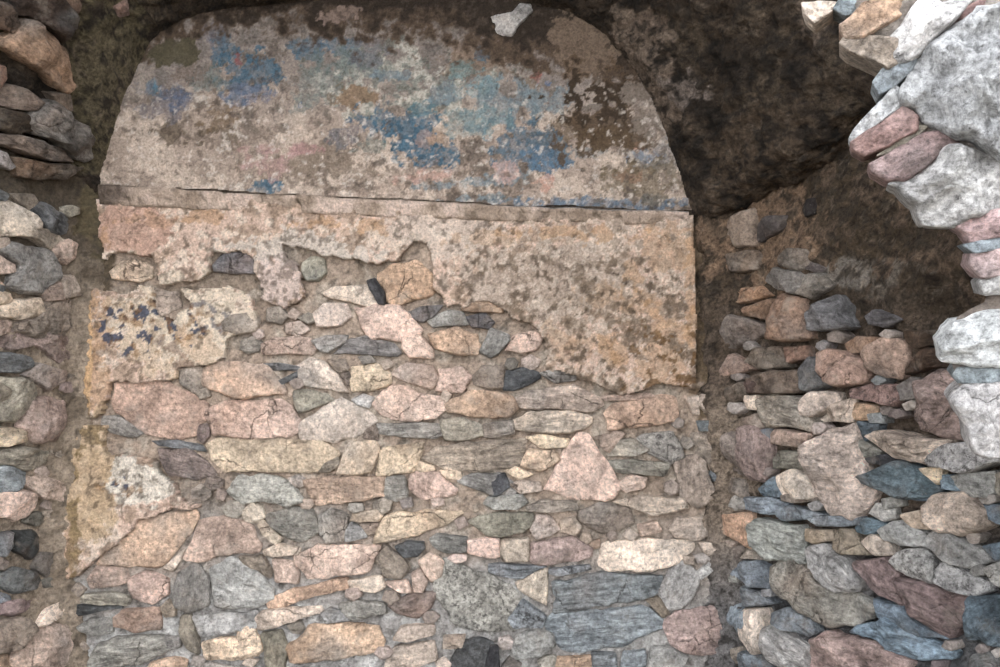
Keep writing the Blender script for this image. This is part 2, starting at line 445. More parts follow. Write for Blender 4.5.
# ------------------------------------------------------------------ painted plaster of the lunette
def col_lunette(P, X, Y):
    n = fbm(P, 4, 5, 50); n2 = fbm(P, 15, 5, 51); n3 = fbm(P, 45, 3, 52); n4 = fbm(P, 26, 4, 53); n5 = fbm(P, 9, 5, 54); n6 = fbm(P, 60, 3, 55)
    C = np.broadcast_to(srgb((180, 158, 140)), P.shape).copy()
    calm = 1 - .65 * sstep(120, 150, Y) * sstep(360, 300, X)          # smoother ground low on the left
    C = mix(C, (150, 130, 114), sstep(.16, .24, n2) * calm)
    C = mix(C, (118, 104, 92), sstep(.40, .46, n2 + n6 * .25) * .8 * calm)
    C = mix(C, (204, 182, 162), sstep(.16, .24, n5 - n2 * .4 + n6 * .15) * .85)
    C = mix(C, (130, 121, 114), sstep(130, 50, Y + 30 * n) * .7)  # shade of the vault painted in, darker towards the top of the arch
    C = mix(C, (196, 188, 172), bl(X, Y, 400, 85, 80, 30, n2 * .8) * sstep(-.1, .2, n4) * .8)
    C = mix(C, (120, 126, 116), bl(X, Y, 400, 80, 90, 34, n2 * .8) * sstep(.05, .3, n3) * .7)
    rag = n2 * .6 + n4 * .5 + n3 * .35
    # grey-brown render where the paint has gone
    for cx, cy, rx, ry, c, a in [(325, 168, 62, 17, (132, 114, 96), .85), (172, 134, 26, 9, (104, 88, 70), .9), (232, 118, 22, 12, (128, 104, 78), .8),
                                 (352, 98, 20, 9, (142, 112, 82), .9), (232, 138, 10, 14, (112, 96, 78), .7), (470, 70, 40, 12, (128, 104, 84), .7),
                                 (430, 140, 14, 10, (150, 118, 90), .6), (205, 75, 26, 12, (122, 104, 92), .7), (560, 130, 28, 18, (112, 92, 70), .85),
                                 (530, 90, 12, 10, (120, 100, 78), .6), (500, 52, 40, 14, (142, 118, 98), .8)]:
        C = mix(C, c, bl(X, Y, cx, cy, rx, ry, rag * 1.5 + n5 * .5) * a * .9)
    blue, blue2, teal, mauve = (74, 104, 122), (118, 133, 138), (112, 122, 117), (112, 108, 114)
    for cx, cy, rx, ry, c, a in [(156, 92, 7, 10, (80, 118, 136), .95), (168, 103, 26, 16, mauve, .7), (178, 98, 12, 12, (78, 96, 124), .7),
                                 (216, 38, 13, 20, mauve, .8), (224, 50, 12, 14, blue, .7), (252, 76, 30, 22, blue, .95), (262, 64, 16, 10, blue, .9),
                                 (212, 82, 18, 14, teal, .7), (310, 50, 16, 11, blue, .85), (344, 50, 20, 12, blue, .8), (352, 62, 30, 12, teal, .8),
                                 (372, 52, 14, 14, mauve, .6), (313, 88, 20, 16, teal, .6), (252, 98, 24, 11, (110, 116, 136), .7), (393, 76, 14, 5, blue2, .9),
                                 (398, 126, 32, 13, blue, 1), (412, 142, 16, 17, blue, 1), (430, 158, 32, 12, blue, 1), (421, 108, 13, 7, (88, 120, 128), .95),
                                 (352, 137, 16, 10, (92, 98, 110), .6), (370, 148, 14, 8, (92, 112, 104), .7),
                                 (448, 92, 20, 12, blue2, .9), (480, 90, 24, 10, (120, 146, 150), .9), (462, 74, 14, 8, (116, 138, 134), .8), (482, 56, 6, 8, blue, .9),
                                 (505, 108, 32, 20, blue2, .85), (555, 102, 26, 16, blue2, .8), (530, 150, 40, 20, blue, .85), (545, 162, 26, 10, (88, 116, 138), .9),
                                 (475, 125, 24, 14, (118, 142, 142), .6), (548, 86, 9, 6, (96, 110, 140), .9), (265, 189, 16, 5, blue, .95),
                                 (487, 183, 28, 9, blue2, .95), (485, 200, 36, 6, blue2, .85), (435, 188, 18, 5, blue2, .8), (590, 154, 26, 6, blue2, .6),
                                 (640, 158, 16, 8, (118, 134, 150), .8), (515, 178, 14, 12, blue2, .8), (600, 206, 110, 7, (96, 116, 134), .9), (668, 150, 16, 18, (120, 124, 130), .6)]:
        C = mix(C, c, bl(X, Y, cx, cy, rx * 1.05, ry * 1.05, rag * 1.3) * a * (.62 + .38 * sstep(-.25, .25, n6)))
    for cx, cy, rx, ry, c, a in [(265, 152, 24, 9, (186, 142, 136), .6), (310, 151, 10, 4, (184, 136, 132), .7), (272, 166, 18, 8, (196, 156, 148), .6),
                                 (422, 176, 24, 6, (198, 156, 138), .8), (243, 66, 6, 5, (166, 70, 52), .9), (544, 186, 12, 7, (206, 156, 134), .9), (508, 176, 12, 10, (206, 164, 148), .8),
                                 (427, 142, 7, 6, (196, 156, 134), .5), (628, 178, 10, 6, (190, 112, 82), .7), (636, 148, 8, 6, (196, 130, 104), .6), (538, 80, 5, 5, (166, 70, 60), .7)]:
        C = mix(C, c, bl(X, Y, cx, cy, rx, ry, rag * 2.0) * a * (.55 + .45 * sstep(-.25, .25, n6)))
    # bare brown soil and moss creeping in from the vault
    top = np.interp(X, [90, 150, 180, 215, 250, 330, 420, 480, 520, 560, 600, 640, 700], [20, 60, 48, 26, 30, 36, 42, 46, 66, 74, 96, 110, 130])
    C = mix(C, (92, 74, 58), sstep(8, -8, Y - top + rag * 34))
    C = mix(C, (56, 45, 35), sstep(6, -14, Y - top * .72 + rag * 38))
    C = mix(C, (132, 110, 90), bl(X, Y, 585, 40, 30, 46, rag * .7) * .75)
    C = mix(C, (92, 72, 52), bl(X, Y, 605, 118, 44, 40, rag * 1.2) * .9)
    C = mix(C, (64, 50, 36), bl(X, Y, 600, 105, 34, 22, rag * 1.7) * .85)
    C = mix(C, (96, 76, 54), bl(X, Y, 620, 140, 40, 14, rag * 1.0) * .85)
    C = mix(C, (150, 134, 120), bl(X, Y, 650, 105, 22, 40, rag * .8) * .7)
    C = mix(C, (120, 104, 80), bl(X, Y, 640, 185, 34, 18, rag * 1.3) * .7)
    C = mix(C, (92, 84, 62), bl(X, Y, 178, 55, 26, 14, rag * .5) * .95)
    C = mix(C, (150, 126, 112), bl(X, Y, 345, 16, 20, 8, rag * 1.0) * .8)
    C = mix(C, (84, 70, 58), sstep(.42, .65, n3 + n * .5) * .55)
    C = mix(C, (222, 206, 190), sstep(.42, .75, -n3 + n2 * .3) * sstep(70, 110, Y) * .6)
    return C
RIMX = np.array(RIM_PX, float)
def cornice_y(x): return np.interp(x, [60, 107, 260, 490, 690, 760], [184, 187, 195, 207, 213, 215])
lun_poly = [tuple(p) for p in RIMX]
lun_poly = [(94, 215)] + lun_poly + [(691, 225)]
u = np.arange(XL - .03, on_back(698, 200)[0], .0055); v = np.arange(ZSL - .12, RIM[:, 2].max() + .03, .0055)
me = build_sheet('fresco_plaster', surf_back, u, v, lambda P, X, Y, U, W: .022 + lumps(P, .007) + .006 * sstep(-.1, .1, fbm(P, 15, 4, 51)),
                 col_lunette, M_PLASTER, keep=lambda P, X, Y, U, W: inside(lun_poly, X, Y) & (Y < cornice_y(X) - 1.0 + fbm(P, 10, 3, 56) * 1.6))
lun = add_object('fresco_plaster', me, M_PLASTER, WALL_B)
lun['label'] = 'flaking blue and pink painted plaster filling the arch'

# ------------------------------------------------------------------ ragged plaster left on the wall below
def col_plaster(P, X, Y):
    n = fbm(P, 4, 5, 60); n2 = fbm(P, 15, 5, 61); n3 = fbm(P, 48, 3, 62); n4 = fbm(P, 28, 4, 63); n7 = fbm(P, 70, 3, 64)
    rag = n2 * .55 + n4 * .45
    C = np.broadcast_to(srgb((212, 180, 158)), P.shape).copy()
    C = mix(C, (190, 160, 136), sstep(.12, .2, n2 + n7 * .2))
    C = mix(C, (228, 206, 184), sstep(.2, .28, n4 - n * .6 + n7 * .2) * .75)
    C = mix(C, (150, 126, 106), sstep(.38, .44, n2 - n * .3 + n7 * .25) * .7)
    C = mix(C, (172, 154, 136), bl(X, Y, 545, 285, 90, 40, rag) * .7)
    C = mix(C, (192, 150, 128), bl(X, Y, 135, 230, 40, 26, rag * .7) * .8)
    C = mix(C, (208, 194, 178), bl(X, Y, 300, 248, 60, 14, rag * 1.4) * .8)
    C = mix(C, (226, 208, 182), bl(X, Y, 190, 325, 80, 46, rag * 1.1) * .7)
    C = mix(C, (212, 190, 178), bl(X, Y, 280, 285, 26, 26, rag * .9) * .7)
    C = mix(C, (214, 196, 178), bl(X, Y, 440, 235, 60, 22, rag) * .6)
    C = mix(C, (146, 124, 104), sstep(.14, .22, n4 + n7 * .8) * sstep(430, 520, X) * .6)
    C = mix(C, (216, 196, 176), sstep(.18, .26, -n4 + n7 * .8) * sstep(430, 520, X) * .55)
    oc = (188, 142, 96)
    for cx, cy, rx, ry, a in [(324, 223, 20, 6, .95), (368, 230, 20, 7, .9), (568, 233, 46, 6, .95), (632, 276, 8, 14, .8), (668, 248, 26, 18, .7), (662, 350, 24, 34, .75),
                              (615, 350, 12, 14, .8), (600, 300, 26, 14, .6), (640, 305, 30, 14, .6), (490, 240, 30, 6, .6), (98, 350, 14, 70, .85), (150, 340, 30, 30, .45),
                              (200, 345, 26, 20, .5), (205, 215, 16, 6, .9), (570, 345, 22, 16, .6), (74, 520, 10, 60, .5), (690, 300, 5, 90, .8), (160, 220, 22, 5, .5)]:
        C = mix(C, oc, bl(X, Y, cx, cy, rx, ry, rag * 2.1) * a * .6)
    C = mix(C, (216, 172, 122), bl(X, Y, 90, 350, 6, 80, rag * .4) * .8)
    C = mix(C, (196, 166, 128), bl(X, Y, 95, 480, 26, 70, rag * .5) * .8)
    C = mix(C, (222, 210, 192), bl(X, Y, 140, 480, 32, 24, rag * .8) * .9)
    C = mix(C, (104, 84, 34), bl(X, Y, 79, 540, 5, 44, rag * 2.2) * .6)          # yellow lichen on the broken pilaster
    C = mix(C, (110, 90, 50), bl(X, Y, 94, 436, 8, 14, rag * 2.2) * .6)
    # dark blue-grey flecks of a lost painted pattern
    sp = sstep(.26, .34, fbm(P, 40, 3, 66) + .2 * n2)
    fl = np.maximum.reduce([bl(X, Y, 150, 325, 56, 30, n2 * .5), bl(X, Y, 125, 490, 22, 16, n2 * .5), bl(X, Y, 200, 320, 40, 20, n2 * .5) * .7])
    C = mix(C, (74, 80, 98), sp * fl * .95)
    C = mix(C, (142, 96, 44), sstep(.26, .34, fbm(P, 36, 3, 78)) * fl * .6)
    C = mix(C, (122, 102, 82), sstep(.34, .42, n2 + n3 * .6) * sstep(235, 270, Y) * sstep(420, 480, X) * .7)
    C = mix(C, (86, 70, 55), sstep(.36, .6, n3 + n * .5) * .6)
    C = mix(C, (120, 84, 44), sstep(.30, .38, n4 + n7 * .4) * sstep(590, 640, X) * sstep(300, 340, Y) * .8)
    return C
PLASTER = [
    [(98, 200), (300, 205), (500, 212), (692, 218), (695, 300), (695, 392), (660, 386), (640, 393), (600, 391), (575, 373), (538, 371), (545, 345), (530, 325), (510, 318), (497, 302),
     (470, 308), (447, 303), (436, 285), (432, 258), (425, 245), (415, 243), (400, 262), (370, 268), (340, 262), (322, 258), (305, 248), (285, 250), (300, 275), (303, 300),
     (290, 310), (270, 300), (262, 285), (255, 262), (245, 250), (215, 252), (210, 275), (190, 282), (165, 285), (158, 262), (140, 255), (120, 254), (106, 264)],
    [(92, 300), (100, 292), (150, 288), (158, 310), (175, 322), (190, 305), (185, 290), (215, 290), (235, 285), (258, 297), (262, 320), (245, 330), (232, 340), (232, 360), (200, 366),
     (178, 372), (175, 380), (150, 381), (118, 380), (112, 395), (100, 415), (90, 418), (85, 370), (88, 330)],
    [(88, 420), (108, 424), (105, 450), (112, 455), (150, 458), (165, 475), (185, 492), (208, 503), (180, 510), (150, 518), (130, 530), (112, 548), (95, 565), (80, 582), (68, 580),
     (62, 555), (64, 520), (72, 480), (78, 440)],
]
PL_LABEL = ['wide pink and ochre plaster under the ledge', 'flecked cream plaster beside the left corner', 'white and ochre plaster on the broken pilaster foot']
for poly, lab in zip(PLASTER, PL_LABEL):
    pp = np.array([on_back(*p) for p in poly])
    u = np.arange(pp[:, 0].min() - .03, pp[:, 0].max() + .03, .006); v = np.arange(pp[:, 2].min() - .03, pp[:, 2].max() + .03, .006)
    U, W = np.meshgrid(u, v, indexing='ij'); P = surf_back(U, W); X, Y = project(P)
    jx = fbm(P, 12, 4, 70) * 6 * (1 - .85 * sstep(655, 680, X)); jy = fbm(P, 12, 4, 71) * 6
    keep = inside(poly, X + jx, Y + jy)
    d = .026 + lumps(P, .012) + lumps(P + 5, .010) * sstep(470, 560, X) + .008 * sstep(-.15, .05, fbm(P, 9, 5, 72))
    Q = P.copy(); Q[..., 1] -= d
    F = grid_faces(len(u), len(v), keep)
    V, F, C = compact(Q.reshape(-1, 3), F, col_plaster(P, X, Y).reshape(-1, 3))
    V, F, C = with_skirt(V, F, C, np.array((0, .05, 0)))
    o = add_object('plaster_patch', mesh_np('plaster_patch', V, F, C), M_PLASTER, WALL_B)
    o['label'] = lab

# ------------------------------------------------------------------ the plaster ledge under the lunette
def build_cornice():
    xs = np.linspace(104, 686, 330)
    top = np.array([on_back(x, cornice_y(x) + .0) for x in xs]); bot = np.array([on_back(x, cornice_y(x) + np.interp(x, [100, 690], [19, 13])) for x in xs])
    prof = [(0, -.02), (0, .046), (.12, .056), (.3, .056), (.45, .050), (.6, .047), (.8, .043), (1.0, .038), (1.06, -.02)]
    rows = []
    for t, d in prof:
        p = top + (bot - top) * t
        k = p * np.array((1, 1, 1))
        w = fbm(k, 6, 4, 80) * .008 + fbm(k, 25, 3, 81) * .006
        p = p.copy(); p[:, 1] -= np.maximum(d + (w if d > 0 else 0) - .016 * (fbm(k, 3.2, 2, 85) > .55) * (d > 0), -.03)
        p[:, 2] += fbm(top, 9, 3, 82) * .005
        rows.append(p)
    R = np.stack(rows, 1)
    X, Y = project(R)
    n2 = fbm(R, 14, 4, 83); n3 = fbm(R, 45, 3, 84)
    C = np.broadcast_to(srgb((190, 166, 146)), R.shape).copy()
    C = mix(C, (160, 138, 118), sstep(0, .5, n2)); C = mix(C, (212, 186, 168), sstep(.1, .5, -n2))
    C = mix(C, (112, 122, 128), sstep(470, 520, X) * (np.arange(R.shape[1]) < 2) * .7)
    C = mix(C, (72, 60, 46), sstep(.35, .7, n3) * .6)
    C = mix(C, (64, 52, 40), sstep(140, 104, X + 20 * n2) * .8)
    V = R.reshape(-1, 3)
    return mesh_np('trim_1', V, grid_faces(R.shape[0], R.shape[1]), C.reshape(-1, 3))
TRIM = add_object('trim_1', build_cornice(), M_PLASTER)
tag(TRIM, 'worn plaster ledge running across below the painted arch', 'ledge', 'structure')

# ------------------------------------------------------------------ the stones, outlined course by course
# line: tile surface colour material outline   (a tile is a 260 px wide field of the wall, 997 units across)
TILE = {'a': 0, 'b': 240, 'c': 490, 'd': 740, '1': 0, '2': 160, '3': 330, '4': 493}
PAL = {'P': (204, 168, 148), 'O': (202, 158, 122), 'T': (214, 184, 148), 'G': (152, 146, 136), 'D': (104, 104, 106), 'B': (132, 142, 149), 'W': (182, 181, 179),
       'M': (162, 134, 126), 'L': (214, 190, 168), 'N': (154, 136, 118), 'R': (184, 144, 118), 'V': (150, 142, 124), 'K': (66, 65, 68), 'S': (174, 170, 165), 'C': (108, 127, 142),
       'H': (154, 124, 122), 'Q': (148, 112, 105), 'E': (96, 80, 66)}  # skylight of the lower right is put into the blues of B and C
STONES = '''
a1 V O r 20,180 140,85 215,135 275,215 278,290 300,335 280,358 225,340 170,285 95,235
a1 V G r 215,400 270,440 330,490 375,545 380,590 340,630 290,600 230,545 150,520 100,470 130,430
a1 V R g 265,5 310,-5 338,30 322,62 290,35
a1 V M r 425,0 490,-5 492,60 450,82 428,45
a1 V N r 0,20 60,30 95,95 70,130 20,115 -20,90
a1 V E r 60,-10 250,-10 300,60 310,120 250,160 200,110 140,72 90,70
a1 V R r -30,240 40,265 42,310 10,340 -30,330
a1 V N s -20,350 95,340 190,400 140,425 60,420 -20,400
a1 V E s -20,415 100,440 135,500 60,515 -20,490
a1 V N s -20,510 150,535 250,570 295,625 180,612 60,565 -20,545
a1 V S r -20,570 40,590 75,640 50,652 -20,620
a1 V E r 80,605 180,625 330,645 250,690 100,680
a1 V N r 215,365 290,372 300,430 250,420
a2 L O g -30,20 60,40 95,90 95,128 60,130 20,100 -30,80
a2 L N r 60,130 130,132 150,160 112,187 85,165
a2 L D s -30,90 30,130 22,155 -30,150
a2 L D s 120,190 175,165 240,205 275,235 265,280 230,285 190,265 150,230
a2 L L g -30,165 40,148 90,188 150,252 200,280 262,300 250,322 200,345 150,310 80,285 -30,300
a2 L P g 215,335 270,302 305,330 295,375 265,400 225,372
a2 L G r 5,345 60,320 160,335 220,355 238,410 235,460 150,510 90,510 30,480 62,430 62,400
a2 L P g -30,345 55,402 58,430 -30,442
a2 L P r 160,507 240,468 247,535 180,542
a2 L N r 248,450 298,448 310,520 252,527
a2 L O r -30,440 28,482 10,492 -30,490
a2 L T g -30,500 42,512 48,540 20,552 -30,550
a2 L T g 55,542 150,527 160,582 135,605 60,612 15,600 5,560
a2 L N r 165,547 275,540 280,640 250,690 140,680 60,645 70,618 150,604
a2 L P g -30,612 55,622 48,662 -30,680
a3 L M r 20,0 60,-8 150,5 270,25 280,120 260,150 200,110 140,62 80,57 35,70 -30,45
a3 L D s -30,85 40,87 120,107 120,140 70,165 -30,160
a3 L V g -30,180 70,180 140,190 150,250 110,300 60,345 -30,357
a3 L N g 95,172 150,125 240,160 245,197 190,230 145,200
a3 L P g 120,270 190,255 250,270 250,350 220,430 140,435 78,362
a3 L T s -30,380 70,377 120,402 115,427 60,442 -30,452
a3 L V s -30,460 60,457 130,450 195,470 180,510 110,540 50,517 -30,512
a3 L B s -30,522 50,522 110,547 100,590 50,620 -30,622
a3 L P g 105,562 190,570 258,600 250,660 160,645 112,602
a4 L P g -30,5 60,-8 140,0 135,50 100,90 50,110 20,92 -30,80
a4 L B r -30,160 45,152 48,200 20,240 -30,240
a4 L K r 52,150 130,142 165,180 160,215 120,250 62,222
a4 L D r 20,312 70,287 140,302 165,335 130,370 50,385 15,357
a4 L B r -30,372 48,392 50,415 10,427 -30,425
a4 L H r -30,432 60,412 135,407 110,445 50,465 -30,462
a4 L N r -30,472 100,482 130,520 60,600 20,620 -30,612
a4 L L r 140,505 180,452 248,402 245,470 170,515
a4 L P r 130,525 200,502 290,502 300,570 270,650 200,680 90,680 45,640 92,572
a4 L O r -30,632 38,622 60,680 -30,690
a2 B T g 420,425 470,387 530,382 575,412 575,450 530,468 470,460 430,452
a2 B N g 855,622 890,597 970,582 990,612 980,650 910,668 862,655
a3 B R g 440,207 540,195 640,198 740,248 790,287 787,350 757,372 750,402 680,416 560,400 500,360 445,322 432,270
a3 B M g 760,367 795,364 798,408 776,433 754,415
a3 B G r 398,332 445,330 490,358 545,396 500,410 430,395 395,362
a3 B D s 590,427 680,425 760,440 775,463 700,456 620,442
a3 B M s 602,462 720,452 800,520 820,558 760,570 660,560 622,512
a3 B N g 690,152 768,140 772,218 742,240 692,202
b3 B O g -145,150 -90,125 0,125 80,130 130,170 168,222 170,250 60,255 -20,265 -110,235 -145,215
b3 B P g -125,302 -90,285 0,270 150,270 200,300 225,350 210,395 100,413 0,408 -108,403
b3 B T g -125,432 -80,416 0,416 100,420 300,432 350,447 370,480 330,520 290,545 200,550 60,545 -60,545 -108,500
b2 B V g 240,395 270,372 320,380 330,430 300,458 260,460 240,430
b2 B L g 320,515 360,487 480,477 525,550 510,570 430,546 350,535
b2 B K s 490,467 520,457 553,505 553,548 530,545 500,500
b2 B O g 532,440 580,410 680,390 735,440 745,500 700,530 600,550 562,540 557,490 528,465
b2 B L g 285,592 320,552 400,552 420,600 390,633 300,635
b2 B P g 440,567 520,562 600,552 650,592 690,650 670,690 500,690 470,640
b2 B D r 650,582 700,562 770,562 740,602 700,620 660,602
b2 B G r 762,592 800,577 850,582 868,630 742,640 722,612
b2 B D r 868,602 940,587 975,620 950,645 890,640
b2 B O g 860,552 930,537 1000,547 1000,585 900,585 857,575
b2 B D r -100,402 -60,360 40,355 78,385 60,428 0,430 -95,428
b2 B N r 72,484 110,492 148,520 130,548 92,530
b3 B P g 85,52 130,27 260,32 288,70 268,93 150,90 90,90
b3 B G r 280,42 330,22 410,22 400,50 340,85 310,80
b3 B G s 367,90 420,37 490,22 580,52 608,90 590,103 480,90
b3 B P g 622,32 690,22 738,80 738,108 652,105 627,70
b3 B O g 722,12 830,-8 900,12 918,60 900,98 820,93 752,75
b3 B D s 90,132 150,127 218,140 210,153 130,153
b3 B D s 137,200 213,162 213,180 160,208
b3 B L g 225,142 270,112 330,122 370,170 408,238 330,223 260,213 222,180
b3 B N r 342,122 400,112 418,150 376,163
b3 B N r 387,172 415,162 428,190 410,208
b3 B T g 430,142 530,132 578,170 578,203 500,233 432,238 425,190
b3 B P g 582,167 640,127 738,140 756,190 730,228 650,203
b3 B P g 764,152 850,142 883,180 850,233 752,233 764,190
b3 B N g 892,177 930,142 1010,142 1010,223 900,213
c3 B K s 62,162 120,142 190,170 185,190 100,233 55,230
b3 B V g 207,237 240,227 330,242 358,265 232,318 217,290
b3 B L g 232,360 380,262 430,282 490,312 518,350 470,400 370,428 240,413
b3 B S r 432,267 470,247 508,260 490,298 450,285
b3 B P g 507,290 570,217 650,217 778,272 783,310 740,343 660,348 560,333
b3 B O g 794,282 880,227 1000,237 1040,252 1065,300 1030,338 930,338 802,313
b3 B G s 532,362 760,357 768,400 740,418 640,413 540,398
b3 B N r 490,355 528,382 526,423 472,413
b3 B V g 772,352 850,337 928,367 933,403 860,423 790,423
b3 B N s 934,362 1010,352 1040,352 1048,400 990,413 942,408
b3 B T g 372,550 420,432 510,427 532,465 500,550 440,555
b3 B T g 542,457 698,432 688,480 660,543 522,563
b3 B N s 697,487 760,447 850,427 1000,422 1083,422 1090,470 1050,538 900,543 780,528
b3 B T g 672,532 690,507 738,525 738,538 690,543
b3 B N r 322,517 368,489 378,520 340,543 302,543
b3 B P g 647,577 662,547 760,547 828,610 818,628 700,648 652,610
b3 B T g 772,542 838,542 843,573 790,568
b3 B G s 837,582 900,552 1000,552 1065,600 1040,638 970,638 880,603
b3 B R r 245,570 400,562 555,567 548,638 430,663 300,668 260,605
b3 B G r 562,572 628,562 643,640 600,658 552,640
b3 B G r 2,560 138,557 185,582 240,655 180,678 90,658 5,668 -50,622
a4 B O g 372,278 430,197 520,122 640,82 740,77 753,105 720,163 620,282 500,278
a4 B P g 702,258 742,165 764,112 850,92 960,122 998,200 988,223 850,243 732,268
a4 B L g 627,285 698,222 688,260 663,298
a4 B P r 332,330 370,287 478,292 488,340 440,358 350,363
a4 B P g 492,332 560,302 638,332 638,390 580,428 512,408 497,370
a4 B D s 245,465 267,427 350,434 450,440 450,446 370,458 300,473
a4 B V s 275,416 320,392 420,382 488,402 478,434 370,428
a4 B R g 432,482 470,452 613,442 608,528 520,533 432,513
a4 B G r 302,510 350,482 418,487 418,538 350,543 312,528
a4 B G s 310,680 380,582 450,552 618,547 648,600 580,638 480,668
a4 B G r 624,552 688,552 688,588 652,598
a4 B O g 582,652 640,637 708,647 700,690 562,690
a4 B G r 667,400 682,312 760,275 796,330 798,428 720,458 682,438
a4 B S r 802,300 880,252 980,302 1035,360 1045,408 960,438 824,438
a4 B N r 692,482 728,472 758,560 758,618 722,600 692,530
a4 B S g 742,478 860,462 978,454 978,518 880,538 772,556
a4 B T r 772,582 860,557 988,550 996,610 900,638 792,638
b4 B N r 2,245 80,242 116,300 108,326 60,300 2,290
b4 B L g 67,122 90,112 153,175 132,198 92,162
b4 B L g 92,222 150,197 222,215 218,238 130,243 97,238
b4 B V r 97,92 200,52 278,72 298,150 240,188 170,163 112,130
b4 B G r 302,82 350,62 412,92 396,186 332,188 302,150
b4 B S r 404,142 430,114 488,150 478,173 404,187
b4 B T g 427,105 440,77 520,67 542,90 530,108 460,110
b4 B N r 462,122 528,117 513,158 492,158
b4 B T g 522,170 552,92 650,77 838,72 848,85 780,128 640,173 522,192
b4 B P g 207,242 310,202 528,202 528,225 493,290 460,313 260,328 222,280
b4 B P g 127,257 200,267 223,310 218,343 137,338
b4 B O g 107,410 200,372 400,329 403,373 300,393 180,433 117,438
b4 B L g 414,337 538,319 548,360 510,383 430,363
b4 B L g 57,480 90,452 300,432 308,465 200,493 90,528 62,520
b4 B N r 524,260 560,204 618,250 646,290 618,328 552,323
b4 B D r 597,205 640,187 698,192 703,215 680,243 622,243
b4 B P g 687,265 730,232 778,265 768,318 732,338
b4 B P r 554,347 638,334 654,380 618,383
b4 B P g 660,312 690,297 718,340 700,378 667,378
b4 B G s 732,182 760,162 866,172 862,228 790,228 752,213
c4 B P g -80,182 -20,170 33,178 33,243 0,252 -84,233
c4 B V r 2,77 155,77 160,122 120,150 40,166 -20,158 -76,112
b4 B M r 572,430 650,392 748,382 730,440 680,478 602,463
b4 B G r 384,430 450,412 548,432 556,465 430,488 402,470
b4 B S r 312,462 350,442 398,462 412,488 332,498
c4 B G K -218,350 -170,252 0,322 60,350 120,400 65,490 100,528 -60,528 -140,508 -188,420
c4 B B K 72,490 125,412 208,468 198,513 100,518
b4 B O g 272,512 400,502 518,512 548,570 528,608 380,638 202,648 182,592
b4 B L g 592,560 622,512 738,507 738,543 640,563
b4 B L r 562,640 602,592 738,572 756,640 650,678 562,680
b4 B D K 802,680 822,622 860,572 920,562 968,582 988,640 988,690
b4 B V r 84,542 158,532 178,600 168,680 102,680
b4 B T r 0,502 48,502 68,560 68,618 2,636 -28,600
c3 B P g 85,22 178,2 198,30 178,68 120,88 62,78
c3 B G r 2,-8 68,20 73,40 30,93 2,103 -36,78
c3 B G s 197,167 230,152 323,162 323,188 250,203
c3 B L s 102,260 170,227 330,217 418,265 428,288 390,313 250,303 117,298
c3 B L s 97,350 150,317 300,312 383,332 378,360 310,398 220,398 102,383
c3 B P s 442,252 600,242 628,255 560,267 452,271
c3 B R g 447,320 480,282 600,272 650,252 713,257 713,320 700,353 560,373 457,383
c3 B T g 147,412 200,402 298,417 288,448 200,453
c3 B T g 122,520 152,457 240,462 263,500 190,543
c3 B T g 62,545 100,527 158,555 110,573
c3 B L g 82,592 120,577 188,587 193,618 120,628
c3 B P g 212,610 300,432 335,397 380,407 440,500 493,600 478,638 430,653 300,638
c3 B V r 457,480 500,422 556,417 612,462 540,488
c3 B G K 562,432 590,402 700,397 728,440 743,485 690,513 615,480
c3 B V s 462,502 540,497 690,517 660,558 560,553 492,548
c3 B P r 492,590 540,559 598,569 593,608 520,623
c3 B P r 404,412 480,392 516,402 460,466 442,456
c3 B B r 842,545 888,532 903,560 860,578
c3 B D r 2,557 58,552 73,600 30,638 2,638
c3 B L g 757,267 798,257 803,323 780,318
c3 B B r 802,352 870,347 913,367 908,383 812,388
c4 B G r 2,12 118,7 143,35 100,63 20,63 -18,40
c4 B V s 147,52 200,27 318,32 333,65 240,73 152,70
c4 B L r 482,37 590,12 738,22 756,56 700,70 620,86 562,60
c4 B N r 344,67 430,39 536,62 556,118 430,153 346,100
c4 B L g 162,140 182,87 230,92 263,140 230,163 182,178
c4 B P r 572,122 638,109 656,148 582,163
c4 B L r 692,140 720,97 848,102 858,150 790,183 712,173
c4 B L g 47,182 148,174 148,258 62,268 42,240
c4 B M g 154,258 164,192 330,172 386,215 386,243 250,273 172,273
c4 B O g 384,192 418,182 418,208 392,213
c4 B L g 418,270 434,202 560,182 768,187 773,220 690,288 610,303 470,298 422,288
c4 B B s 2,274 216,284 120,326 30,318 2,308
c4 B B s 237,292 368,282 378,300 260,318 237,308
c4 B L r 107,345 190,294 218,294 218,426 170,403 117,370
c4 B B s 242,342 420,307 560,322 652,322 640,380 570,408 420,438 234,463 262,402
c4 B S r 648,380 684,302 740,264 798,312 798,370 740,443 682,448
c4 B S g 802,302 860,244 898,252 840,310 817,328
c4 B B s 212,500 242,469 420,449 590,434 656,480 668,520 550,573 420,598 300,608 242,560
c4 B N r 602,414 650,404 686,460 660,476
c4 B M r 672,512 720,454 850,434 918,472 966,560 940,618 790,623 692,580
c4 B S r 82,620 104,542 180,524 238,547 248,590 200,628 102,638
c4 B K r 0,592 28,602 38,690 -20,690
c4 B O r 252,690 262,632 388,624 388,690
c4 B B s 394,690 398,619 478,617 488,690
c4 B B s 502,690 514,612 588,609 598,660 584,690
c4 B S r 604,690 622,594 700,592 756,640 722,690
c4 R O r 862,84 990,74 995,206 940,180 872,140
c4 R N r 892,222 946,204 938,258 902,245
d4 R B r -45,310 0,264 50,262 98,310 98,368 50,358 0,340
c4 R B s 804,420 824,372 900,362 956,400 946,428 832,428
c4 R B r 922,462 990,454 996,560 970,588
c2 R N g 907,250 935,217 998,180 1000,326 942,328 902,290
c2 B T g 842,330 870,307 888,350 860,373
c2 R N g 907,362 1000,344 1010,418 922,428
d2 R D s 60,252 90,217 150,215 132,270 62,308 42,308
d2 R K r 240,152 272,147 268,200 242,213 232,190
